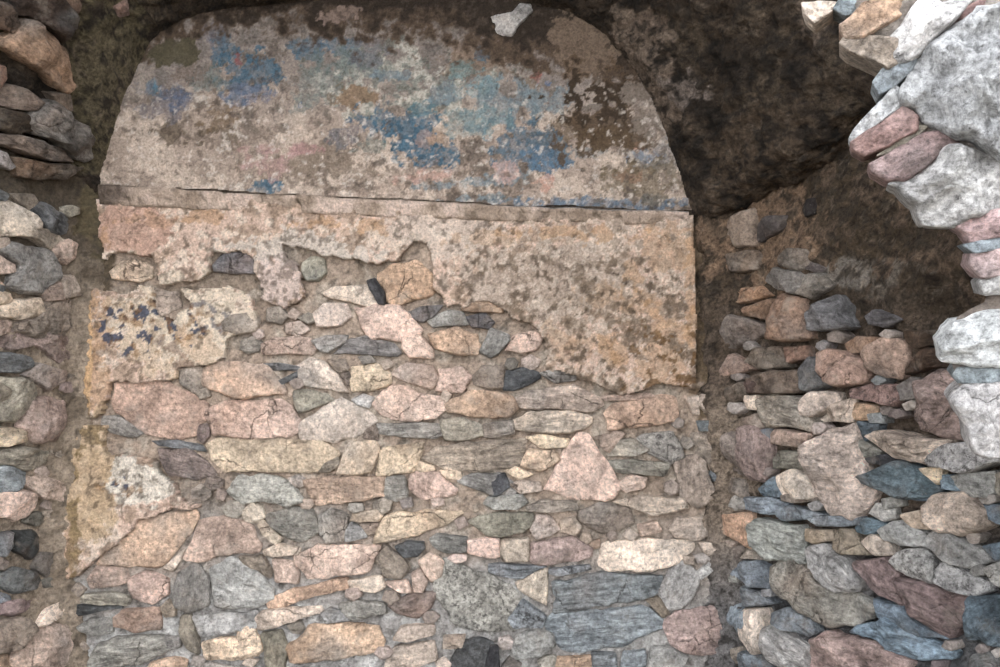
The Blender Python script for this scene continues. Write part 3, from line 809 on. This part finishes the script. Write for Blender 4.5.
d2 R G r 132,378 180,342 240,342 258,400 210,422 142,403
d2 R S r 82,458 120,412 200,427 238,447 236,478 190,513 112,488
d2 R G r 242,436 300,434 328,480 262,528 206,513
d2 R D r 262,392 308,412 290,432 244,418
d2 R O g -40,540 0,492 70,482 103,520 2,548
d2 R O g 7,570 108,532 108,590 90,608 22,598
d2 R R g 84,660 122,542 142,522 228,532 230,600 240,650 250,680 160,690 90,688
d2 R B s 237,590 300,542 350,522 383,560 378,600 408,638 380,653 252,648
d2 R B s 467,600 510,577 570,592 598,610 540,638 482,628
d2 R G r -70,650 -40,594 58,622 73,660 20,700 -60,725
c3 R P g 807,130 860,97 920,92 988,150 880,183 832,168
c3 R V s 882,222 956,204 956,260 900,296 872,260
c3 R M r 964,204 1000,184 1038,202 1028,238 972,238
c3 R L g 962,272 1000,252 1010,298 972,298
d3 R V r 12,120 50,67 130,67 158,95 173,138 60,148
d3 R R g 167,67 238,62 248,108 182,123
d3 R N r 7,190 60,167 200,152 218,210 190,238 80,243 22,233
d3 R B r 212,170 245,107 268,112 282,147 318,200 260,233 232,223
d3 R P g 278,92 330,72 458,112 466,170 450,203 370,213 322,190 292,140
d3 R O g 382,52 430,27 508,32 460,83 402,83
d3 R P g 464,92 540,27 608,52 618,110 600,178 550,183 472,140
d3 R E r 622,168 642,122 700,72 758,72 776,138 700,148
d3 R E r 614,2 776,2 750,50 650,66 622,40
d3 R M K 417,230 480,212 590,212 600,262 580,288 430,263
d3 R S r 600,217 640,187 668,192 656,258 606,266
d3 R L g 242,280 270,237 348,242 356,288 310,308 280,328 247,323
d3 R L g 297,340 362,279 416,264 426,320 408,348 312,348
d3 R O r 428,279 508,292 498,338 434,343
d3 R V s 47,272 120,247 248,262 268,360 258,383 180,373 82,368 52,300
d3 R L g 0,252 38,257 43,303 10,298
d3 R N r 2,342 48,322 72,373 2,368
d3 R B r 62,387 98,377 102,428 82,433
d3 R P g 108,402 130,382 253,397 238,448 160,443 117,428
d3 R V s 112,490 142,462 233,472 228,528 122,528
d3 R L g 122,560 190,537 238,562 273,638 260,653 152,638
d3 R M r 2,382 48,374 106,432 106,500 70,583 22,568 2,500
d3 R C r 57,610 108,567 138,590 138,638 72,638
d3 R M s 668,340 662,202 740,157 856,157 876,200 832,268 862,360 868,418 760,408 702,378
d3 R L s 257,440 340,382 430,357 450,420 460,560 498,610 480,680 420,718 322,698 272,620 257,520
d3 R C s 436,352 508,362 504,380 462,424
d3 R L s 482,400 540,382 700,417 806,422 740,478 690,513 580,488 522,448
d3 R G r 457,424 518,462 508,478 462,488
d3 R K r 472,494 560,474 596,500 540,518 482,508
d3 R S K 702,510 770,442 870,432 1010,482 1010,508 850,543 722,528
d3 R C s 467,560 590,507 670,532 748,610 720,648 600,638 492,590
d3 R T r 664,534 738,529 746,570 730,588 682,560
d3 R S s 792,570 850,552 958,547 968,610 940,638 870,638 822,600
d3 R C s 752,564 788,564 846,618 762,608
d3 R G r 964,562 1010,534 1060,600 1010,648 972,630
d4 R L r 692,50 740,12 840,2 928,60 928,118 850,168 752,138 694,90
d4 R N r 147,10 262,2 268,30 190,38 152,30
d4 R B s 112,67 170,47 288,82 270,103 150,103
d4 R B s 2,22 100,17 158,45 100,88 42,70 2,58
d4 R B s 252,102 290,87 428,92 428,126 280,128
d4 R C s 434,132 470,99 538,122 490,163 442,150
d4 R S r 478,80 502,44 566,62 568,98 530,108
d4 R C s 582,2 716,2 690,28 622,25
d4 R S s 42,130 72,97 140,112 228,132 233,268 150,248 102,253 62,210
d4 R T r 234,142 328,144 338,178 272,193 238,183
d4 R N r 347,187 362,144 410,147 440,194 476,238 380,233 344,215
d4 R L r 447,190 490,167 538,187 566,238 500,238
d4 R S r 517,147 580,112 610,114 676,152 698,208 600,198 532,183
d4 R L g 602,87 668,72 680,102 706,138 650,133
d4 R C r 902,42 1000,52 1060,82 1060,148 932,98
d4 R S r 704,172 740,147 820,167 898,212 938,263 870,283 800,258 712,208
d4 R S K 572,260 602,227 700,222 738,270 733,350 620,308
d4 R S K 744,294 790,262 918,342 928,378 880,393 800,373 747,340
d4 R C r 912,202 1000,192 1060,202 1060,263 962,263
d4 R S r 932,292 1000,262 1060,282 1060,388 982,358
d4 R S s 242,212 300,202 398,262 438,330 428,378 370,373 302,328 257,290
d4 R M s 432,267 540,254 590,310 600,360 602,436 520,378
d4 R H s 598,330 700,342 866,402 858,500 790,556 702,508 622,430
d4 R G r 102,292 132,257 250,282 290,342 360,377 438,392 493,440 468,488 430,508 320,518 200,448 122,370
d4 R B r 112,462 170,447 248,490 258,538 230,548 122,500
d4 R M r 252,562 330,542 430,562 560,612 618,660 600,700 262,700
d4 R S s 82,522 120,504 200,562 246,600 256,680 150,690 102,600
d4 R L r 2,452 68,452 78,600 50,618 2,560
d4 R C s 470,500 560,490 700,562 796,602 780,638 640,648 500,568 410,540
d4 R C s 502,412 600,442 700,522 776,560 640,546 522,482
d4 R C s 874,404 1000,394 1060,422 1060,600 854,562
d4 R B r 2,612 58,622 128,700 2,700
d4 R B s 2,362 58,382 106,428 2,438
d4 R N r 52,204 98,214 128,243 80,256 2,248
d1 F L b 245,-5 360,-5 340,30 290,65 255,30
d1 F B b 370,15 390,-15 480,-15 460,25 410,40
d1 F O b 400,70 440,40 480,-5 640,-15 650,20 580,75 490,125 420,115
d1 F N b 395,150 420,120 510,130 600,140 595,220 560,240 520,220 430,185
d1 F S b 580,130 650,40 700,-20 900,-20 830,60 740,140 680,200 600,220
d1 F Q b 770,90 870,15 930,-10 920,30 860,62 820,78
d1 F W b 622,340 680,240 740,162 800,112 870,72 930,32 1080,0 1080,595 960,568 850,520 720,458 680,410 632,378
d1 F B b 525,290 560,242 676,202 656,260 600,308 545,333
d1 F W b 435,508 480,440 590,332 626,360 622,398 520,474 440,526
d1 F Q b 442,532 520,472 630,402 678,440 668,490 560,558 490,578 447,555
d1 F H b 512,622 560,592 700,512 780,502 838,545 740,608 640,690 580,680 522,650
d1 F V b 545,578 680,486 716,482 640,560
d2 F S b 575,95 620,62 740,12 820,-55 1080,0 1080,172 880,218 830,238 720,243 690,180 630,130
d2 F H b 832,242 880,214 1080,168 1080,268 900,308 872,270
d2 F B b 887,322 1000,284 1080,274 1080,318 920,348
d2 F M b 912,352 1080,324 1080,428 940,448 902,400
d2 F S b 947,470 1000,434 1080,424 1080,508 962,518
d3 F W b 767,50 800,2 832,-30 1000,-68 1080,-70 1080,140 900,143 782,128
d3 F B b 847,182 862,157 1000,152 1080,162 1080,196 870,208
d3 F W b 822,282 880,222 1000,209 1080,230 1080,484 980,490 902,470 872,380
c3 B N r 709,515 760,480 844,475 830,540 863,640 800,680 730,650
c3 B N r 770,400 860,400 925,420 915,500 850,520 790,470
c3 R N r 905,400 960,390 975,480 960,560 915,540
c3 R N r 900,570 955,580 960,640 910,660
c4 B N r 790,-20 870,-25 925,10 880,40 800,30
c4 B L r 805,192 880,192 895,235 830,240
c4 R B r 905,440 950,430 960,470 945,520 910,510
c4 R N r 900,600 960,590 965,650 910,660
c4 R G r 895,290 925,285 940,340 900,345
c4 R G r 892,20 950,0 960,60 900,75
'''

FACTOR = 260.0 / 997.0
PARENT = {'B': WALL_B, 'L': WALL_L, 'R': WALL_R, 'V': VAULT}
HEIGHT = {'B': .030, 'L': .050, 'R': .062, 'V': .085, 'F': .090}
MATS = {'g': M_GRANITE, 's': M_SCHIST, 'r': M_ROUGH, 'b': M_BRIGHT}
M_SPECK = stone_material('dark_speckled_stone', .95, .15, .03, .1, .53)
MATS['K'] = M_SPECK

def rock_mesh(pts, h, depth, seed, n_min=22, rings=(1.0, .985, .955, .90, .81, .69, .54, .36, .18), craggy=1.0, fine=1.0):
    """pts: outline in the stone's own plane (metres). A chipped block: flat facets, worn arrises, sides that run back into the wall."""
    r = np.random.default_rng(seed)
    per = np.linalg.norm(np.diff(np.r_[pts, pts[:1]], axis=0), axis=1).sum()
    # clip the corners a little, keep them in the outline
    q = np.r_[pts, pts[:1]]
    q = np.stack((.93 * q[:-1] + .07 * q[1:], .07 * q[:-1] + .93 * q[1:]), 1).reshape(-1, 2)
    step = max(per / (54 * fine), .016 / fine if n_min > 12 else .03)
    o = []
    for a, b in zip(q, np.roll(q, -1, 0)):
        k = max(1, int(round(np.linalg.norm(b - a) / step)))
        o += [a + (b - a) * i / k for i in range(k)]
    o = np.array(o); n = len(o)
    size = math.sqrt(abs(np.sum(pts[:, 0] * np.roll(pts[:, 1], -1) - np.roll(pts[:, 0], -1) * pts[:, 1])) / 2) + 1e-6
    o3 = np.c_[o, np.full(n, seed * 1.37)]
    o = o + np.stack((fbm(o3, 18, 3, 90), fbm(o3, 18, 3, 91)), -1) * min(.011, .055 * size)
    o = o.mean(0) + (o - o.mean(0)) * (1 + .011 / size)
    c = o.mean(0)
    h = min(h, size * .42)
    # facets
    pl = []
    for _ in range(5):
        a = r.uniform(0, 2 * math.pi); k = r.uniform(.08, .40) * craggy
        pl.append((math.cos(a) * k, math.sin(a) * k, h * r.uniform(.98, 1.2) ))
    tilt = r.normal(0, .05, 2)
    rows = [np.c_[c + (o - c) * .97, np.full(n, -depth)], np.c_[c + (o - c) * 1.0, np.full(n, -.25 * h)]]
    for k, t in enumerate(rings):
        p = c + (o - c) * t
        rise = 1 - max(0, (t - .88) / .12) ** 2.0
        z = np.minimum.reduce([np.full(n, h)] + [pz - (p[:, 0] - c[0]) * ax - (p[:, 1] - c[1]) * ay for ax, ay, pz in pl])
        z = z + (p - c) @ tilt
        z = np.maximum(z, .35 * h)
        p3 = np.c_[p, np.full(n, seed * .77)]
        z = z * (.42 + .58 * rise) + (fbm(p3, 12, 4, 92) * .26 + (.35 - np.abs(fbm(p3, 8, 3, 94))) * .22) * h * craggy * (.4 + .6 * rise) + fbm(p3, 45, 2, 93) * .08 * h
        rows.append(np.c_[p, z])
    zc = rows[-1][:, 2].mean()
    V = np.r_[np.concatenate(rows), [[c[0], c[1], zc]]]
    m = len(rows)
    i = np.arange(n); j = (i + 1) % n
    F = np.concatenate([np.stack((k * n + i, k * n + j, (k + 1) * n + j, (k + 1) * n + i), -1) for k in range(m - 1)])
    T = np.stack(((m - 1) * n + i, (m - 1) * n + j, np.full(n, m * n)), -1)
    return V, F, T

def poly_mesh(name, V, F, T):
    me = bpy.data.meshes.new(name)
    me.from_pydata(V.tolist(), [], F.tolist() + T.tolist())
    me.polygons.foreach_set('use_smooth', np.ones(len(me.polygons), bool))
    me.update()
    return me

def frame_for(poly, surf, lift):
    """the stone's own frame on its wall: origin, rotation (x along the bedding), outline in that plane"""
    cx, cy = np.mean(poly, axis=0)
    hc = hit(surf, cx, cy)
    if hc is None:
        for s2 in ('B', 'V', 'L', 'R'):
            hc = hit(s2, cx, cy)
            if hc: break
    if hc is None: return None
    p0, nrm = hc
    p0 = p0 + nrm * lift
    pts = []
    for x, y in poly:
        d = ray(x, y); t = np.dot(p0 - CAM, nrm) / np.dot(d, nrm)
        pts.append(CAM + d * t)
    pts = np.array(pts)
    if abs(nrm[2]) > .9: ax = np.array((1.0, 0, 0))
    else: ax = np.cross((0, 0, 1.0), nrm)
    ax = ax - nrm * np.dot(ax, nrm); ax /= np.linalg.norm(ax); ay = np.cross(nrm, ax)
    o = pts.mean(0)
    q = np.stack(((pts - o) @ ax, (pts - o) @ ay), -1)
    # x axis follows the long side
    w, e = np.linalg.eigh(np.cov(q.T))
    l = e[:, 1]; l = l if l[0] >= 0 else -l
    ang = math.atan2(l[1], l[0])
    if w[1] < 1.25 * w[0]: ang = 0.0
    ca, sa = math.cos(ang), math.sin(ang)
    bx = ax * ca + ay * sa; by = -ax * sa + ay * ca
    q = np.stack(((pts - o) @ bx, (pts - o) @ by), -1)
    if np.sum(q[:, 0] * np.roll(q[:, 1], -1) - np.roll(q[:, 0], -1) * q[:, 1]) < 0: q = q[::-1]
    M = Matrix(np.c_[np.c_[bx, by, nrm], o].tolist() + [[0, 0, 0, 1]])
    return M, q

# the broken front arch: a lump of core masonry that the pale stones are bedded in
def build_front():
    edge = [(846, -60), (850, -5), (868, 30), (900, 55), (896, 120), (900, 160), (912, 190), (935, 215), (975, 222), (985, 260), (992, 300), (955, 318), (952, 355), (972, 395),
            (972, 430), (990, 455), (1035, 480), (1090, 515), (1150, 570), (1230, 640), (1330, 700)]
    pts = []
    for x, y in edge:
        p, n = hit('F', x, y); pts.append(p)
    pts = np.array(pts)
    e = resample(pts, 120)
    V = []; nv = 14
    rows = []
    for k, t in enumerate(np.linspace(0, 1, nv)):         # front face, edge to the right
        r = e.copy(); r[:, 0] = e[:, 0] + (2.0 - e[:, 0]) * t ** 1.3; r[:, 1] = e[:, 1] - (r[:, 0] - e[:, 0]) * .366
        rows.append(r)
    backrows = []
    for k, t in enumerate(np.linspace(.5, .06, 8)):       # soffit, edge running back
        r = e.copy(); r[:, 1] += t; r[:, 0] += t * .8
        backrows.append(r)
    R = np.stack(backrows + rows, 1)
    R[..., 1] -= fbm(R, 6, 4, 95) * .03
    R[..., 0] += fbm(R, 6, 4, 96) * .03
    X, Y = project(R)
    n2 = fbm(R, 14, 4, 97)
    C = np.broadcast_to(srgb((150, 140, 130)), R.shape).copy()
    C = mix(C, (110, 98, 88), sstep(0, .5, n2))
    me = mesh_np('wall_front', R.reshape(-1, 3), grid_faces(R.shape[0], R.shape[1]), C.reshape(-1, 3))
    return me
WALL_F = add_object('wall_front', build_front(), M_MORTAR)
tag(WALL_F, 'jagged end of broken arch with pale daylit stones, upper right', 'wall', 'structure')
PARENT['F'] = WALL_F

def jitter_colour(c, amt=.07):
    c = np.array(c, float) * 1.03 * (1 + rng.normal(0, amt)) + rng.normal(0, 1.6, 3)
    c = c.mean() + (c - c.mean()) * .82
    return np.clip(c, 20, 245)

def place_stone(poly, surf, col, mat, h, seed, depth=None):
    fr = frame_for(poly, surf, h * .45)
    if fr is None: return None
    M, q = fr
    V, F, T = rock_mesh(q, h, depth or max(.07, h * 1.3), seed, craggy={'B': 1.0, 'L': 1.1, 'F': 2.1}.get(surf, 1.5), fine=2.0 if surf == 'F' else 1.0,
                        rings=(1.0, .985, .96, .92, .87, .81, .74, .66, .57, .47, .36, .24, .1) if surf == 'F' else (1.0, .985, .955, .90, .81, .69, .54, .36, .18))
    V[:, 2] -= h * .45
    o = add_object('stone', poly_mesh('stone', V, F, T), MATS[mat], PARENT[surf])
    o.matrix_world = M
    lc = srgb(col)
    o.color = (*lc, 1)
    return o

DONE = []      # (surface, outline in px, colour, material)
for k, line in enumerate(STONES.strip().splitlines()):
    tile, surf, cc, mm, rest = line.split(' ', 4)
    x0, y0 = TILE[tile[0]], TILE[tile[1]]
    poly = np.array([[float(a) for a in p.split(',')] for p in rest.split()]) * FACTOR + (x0, y0)
    if surf == 'R': poly[:, 0] = np.where(poly[:, 0] < 719, 719 + (poly[:, 0] - 719) * .1, poly[:, 0])
    col = jitter_colour(PAL[cc])
    if surf in 'BL': col = col * .78 + np.array((196, 172, 150) if col[0] > col[2] * 1.16 else (160, 152, 142)) * .22 * (col.mean() / 160)
    if surf == 'R' and poly[:, 1].mean() < 400: col = col * .74 + np.array((16, 8, 4))      # rust-brown upper courses, with the shade up here darkened into their colour
    if surf == 'F': col = col * 1.06
    if surf == 'V': col = col * .78 + np.array((8, 3, 0))          # brown dirt, plus the vault's shade put into the stone colour
    h = HEIGHT[surf] * random.uniform(.75, 1.25)
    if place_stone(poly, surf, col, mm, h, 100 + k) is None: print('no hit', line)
    DONE.append((surf, poly, col, mm))

# one pale stone that sticks out of the vault crown
poly = np.array([(491, 15), (513, 12), (520, 3), (530, 4), (532, 11), (520, 22), (512, 33), (496, 30)])
st = place_stone(poly, 'B', jitter_colour((176, 168, 158)), 'g', .09, 999)

# ------------------------------------------------------------------ chinking: small stones packed into the joints
def seg_dist(px, py, poly):
    a = poly; b = np.roll(poly, -1, 0); d = b - a
    t = np.clip(((px - a[:, 0]) * d[:, 0] + (py - a[:, 1]) * d[:, 1]) / ((d ** 2).sum(1) + 1e-9), 0, 1)
    return np.hypot(px - a[:, 0] - t * d[:, 0], py - a[:, 1] - t * d[:, 1]).min()
BOX = [(p[:, 0].min(), p[:, 0].max(), p[:, 1].min(), p[:, 1].max()) for _, p, _, _ in DONE]
ALLP = [p for _, p, _, _ in DONE]
PLAP = [np.array(p, float) for p in PLASTER]
def clearance(x, y, cap=40):
    best = cap
    for b, p in zip(BOX, ALLP):
        if x < b[0] - best or x > b[1] + best or y < b[2] - best or y > b[3] + best: continue
        if inside(p, np.array([x]), np.array([y]))[0]: return -1
        best = min(best, seg_dist(x, y, p))
    return best
def in_plaster(x, y):
    for p in PLAP:
        if inside(p, np.array([x]), np.array([y]))[0] or seg_dist(x, y, p) < 6: return True
    return False

def region(x, y):
    if x < 86: return 'L' if y > 205 and not in_plaster(x, y) else None
    if x < 722:
        if y < 300 or in_plaster(x, y): return None
        if x < 110 and y < 590: return None
        if x > 680 and y < 400: return None
        return 'B'
    return 'R' if y > 330 + max(0, (x - 860)) * .15 else None
# the same masonry goes on beyond the picture's edges
def walling_on(surf, x0, x1, y0, y1, n, rmax, cols):
    for _ in range(n):
        x, y = random.uniform(x0, x1), random.uniform(y0, y1)
        c = clearance(x, y, 60)
        if c < rmax * .38: continue
        rr = min(c * .98, rmax); k = random.randint(5, 7); a0 = random.uniform(0, 6.28)
        poly = np.array([(x + math.cos(a0 + 6.283 * i / k) * rr * 1.3 * random.uniform(.8, 1.15), y + math.sin(a0 + 6.283 * i / k) * rr * random.uniform(.8, 1.1)) for i in range(k)])
        if hit(surf, x, y) is None: continue
        place_stone(poly, surf, jitter_colour(PAL[random.choice(cols)]), 'b' if surf == 'F' else random.choice('grs'), HEIGHT[surf] * random.uniform(.7, 1.1), 7000 + len(ALLP))
        BOX.append((poly[:, 0].min(), poly[:, 0].max(), poly[:, 1].min(), poly[:, 1].max())); ALLP.append(poly)
walling_on('F', 1075, 1400, -180, 590, 500, 42, 'WSLBHSN')
walling_on('L', -650, -20, 190, 1000, 600, 44, 'PGNVLTMD')
walling_on('R', 1020, 1300, 500, 1100, 300, 44, 'BSMGCL')

bits = {s: [[], [], [], 0, []] for s in 'BLR'}
fill = 0
tries = 0
while tries < 5200:
    tries += 1
    big = tries < 1500
    if big:   # ground beyond the picture's edges, where the same walling goes on
        x = random.choice((random.uniform(-230, 1240), random.uniform(-230, -10), random.uniform(1005, 1240))); y = random.uniform(210, 900)
        if 0 < x < 1000 and y < 672: continue
    else:
        x = random.uniform(0, 1000); y = random.uniform(200, 667)
    s = region(x, y)
    if not s: continue
    c = clearance(x, y)
    if c < (13 if big else 5.2 if s == 'B' else 4.2): continue
    rr = min(c * .95, 26 if big else 15)
    asp = random.uniform(1.3, 2.2) if big else random.uniform(1.0, 1.6)
    k = random.randint(4, 6); a0 = random.uniform(0, 6.28)
    poly = np.array([(x + math.cos(a0 + 6.283 * i / k) * rr * asp * random.uniform(.75, 1.1), y + math.sin(a0 + 6.283 * i / k) * rr * random.uniform(.75, 1.08)) for i in range(k)])
    if asp > 1.05:
        ok = all(clearance(px, py) > -.5 or True for px, py in poly)
    near = min((d for d in DONE if d[0] == s), key=lambda d: abs(d[1].mean(0) - (x, y)).sum() + random.uniform(0, 90))
    col = jitter_colour(np.array(near[2]) * .4 + np.array({'B': (168, 148, 130), 'L': (140, 122, 106), 'R': (140, 130, 122)}[s]) * .6, .07); mm = near[3] if near[3] in 'gsr' else 'r'
    h = HEIGHT[s] * random.uniform(.5, .8)
    if s == 'L' and not big and random.random() < .5: continue
    if rr > 6.5:
        place_stone(poly, s, col, mm, h, 2000 + tries); fill += 1
    else:
        fr = frame_for(poly, s, h * .4)
        if fr is None: continue
        M, q = fr
        V, F, T = rock_mesh(q, h, .05, 5000 + tries, n_min=9, rings=(1.0, .9, .6))
        if len(V) > 200: continue
        V = V @ np.array(M.to_3x3()).T + np.array(M.translation)
        b = bits[s]
        b[0].append(V); b[1].append(F + b[3]); b[2].append(T + b[3]); b[3] += len(V); b[4].append(np.broadcast_to(srgb(col), V.shape))
    BOX.append((poly[:, 0].min(), poly[:, 0].max(), poly[:, 1].min(), poly[:, 1].max())); ALLP.append(poly)
for s, b in bits.items():
    if not b[0]: continue
    me = poly_mesh('chinking', np.concatenate(b[0]), np.concatenate(b[1]), np.concatenate(b[2]))
    C = np.concatenate(b[4]); a = me.color_attributes.new('Col', 'FLOAT_COLOR', 'POINT')
    a.data.foreach_set('color', np.c_[C, np.ones(len(C))].astype(np.float32).ravel())
    o = add_object('chinking', me, M_MORTAR, PARENT[s]); o['kind'] = 'stuff'
print('stones', len(DONE), 'fill', fill, 'bits', {s: len(b[0]) for s, b in bits.items()})
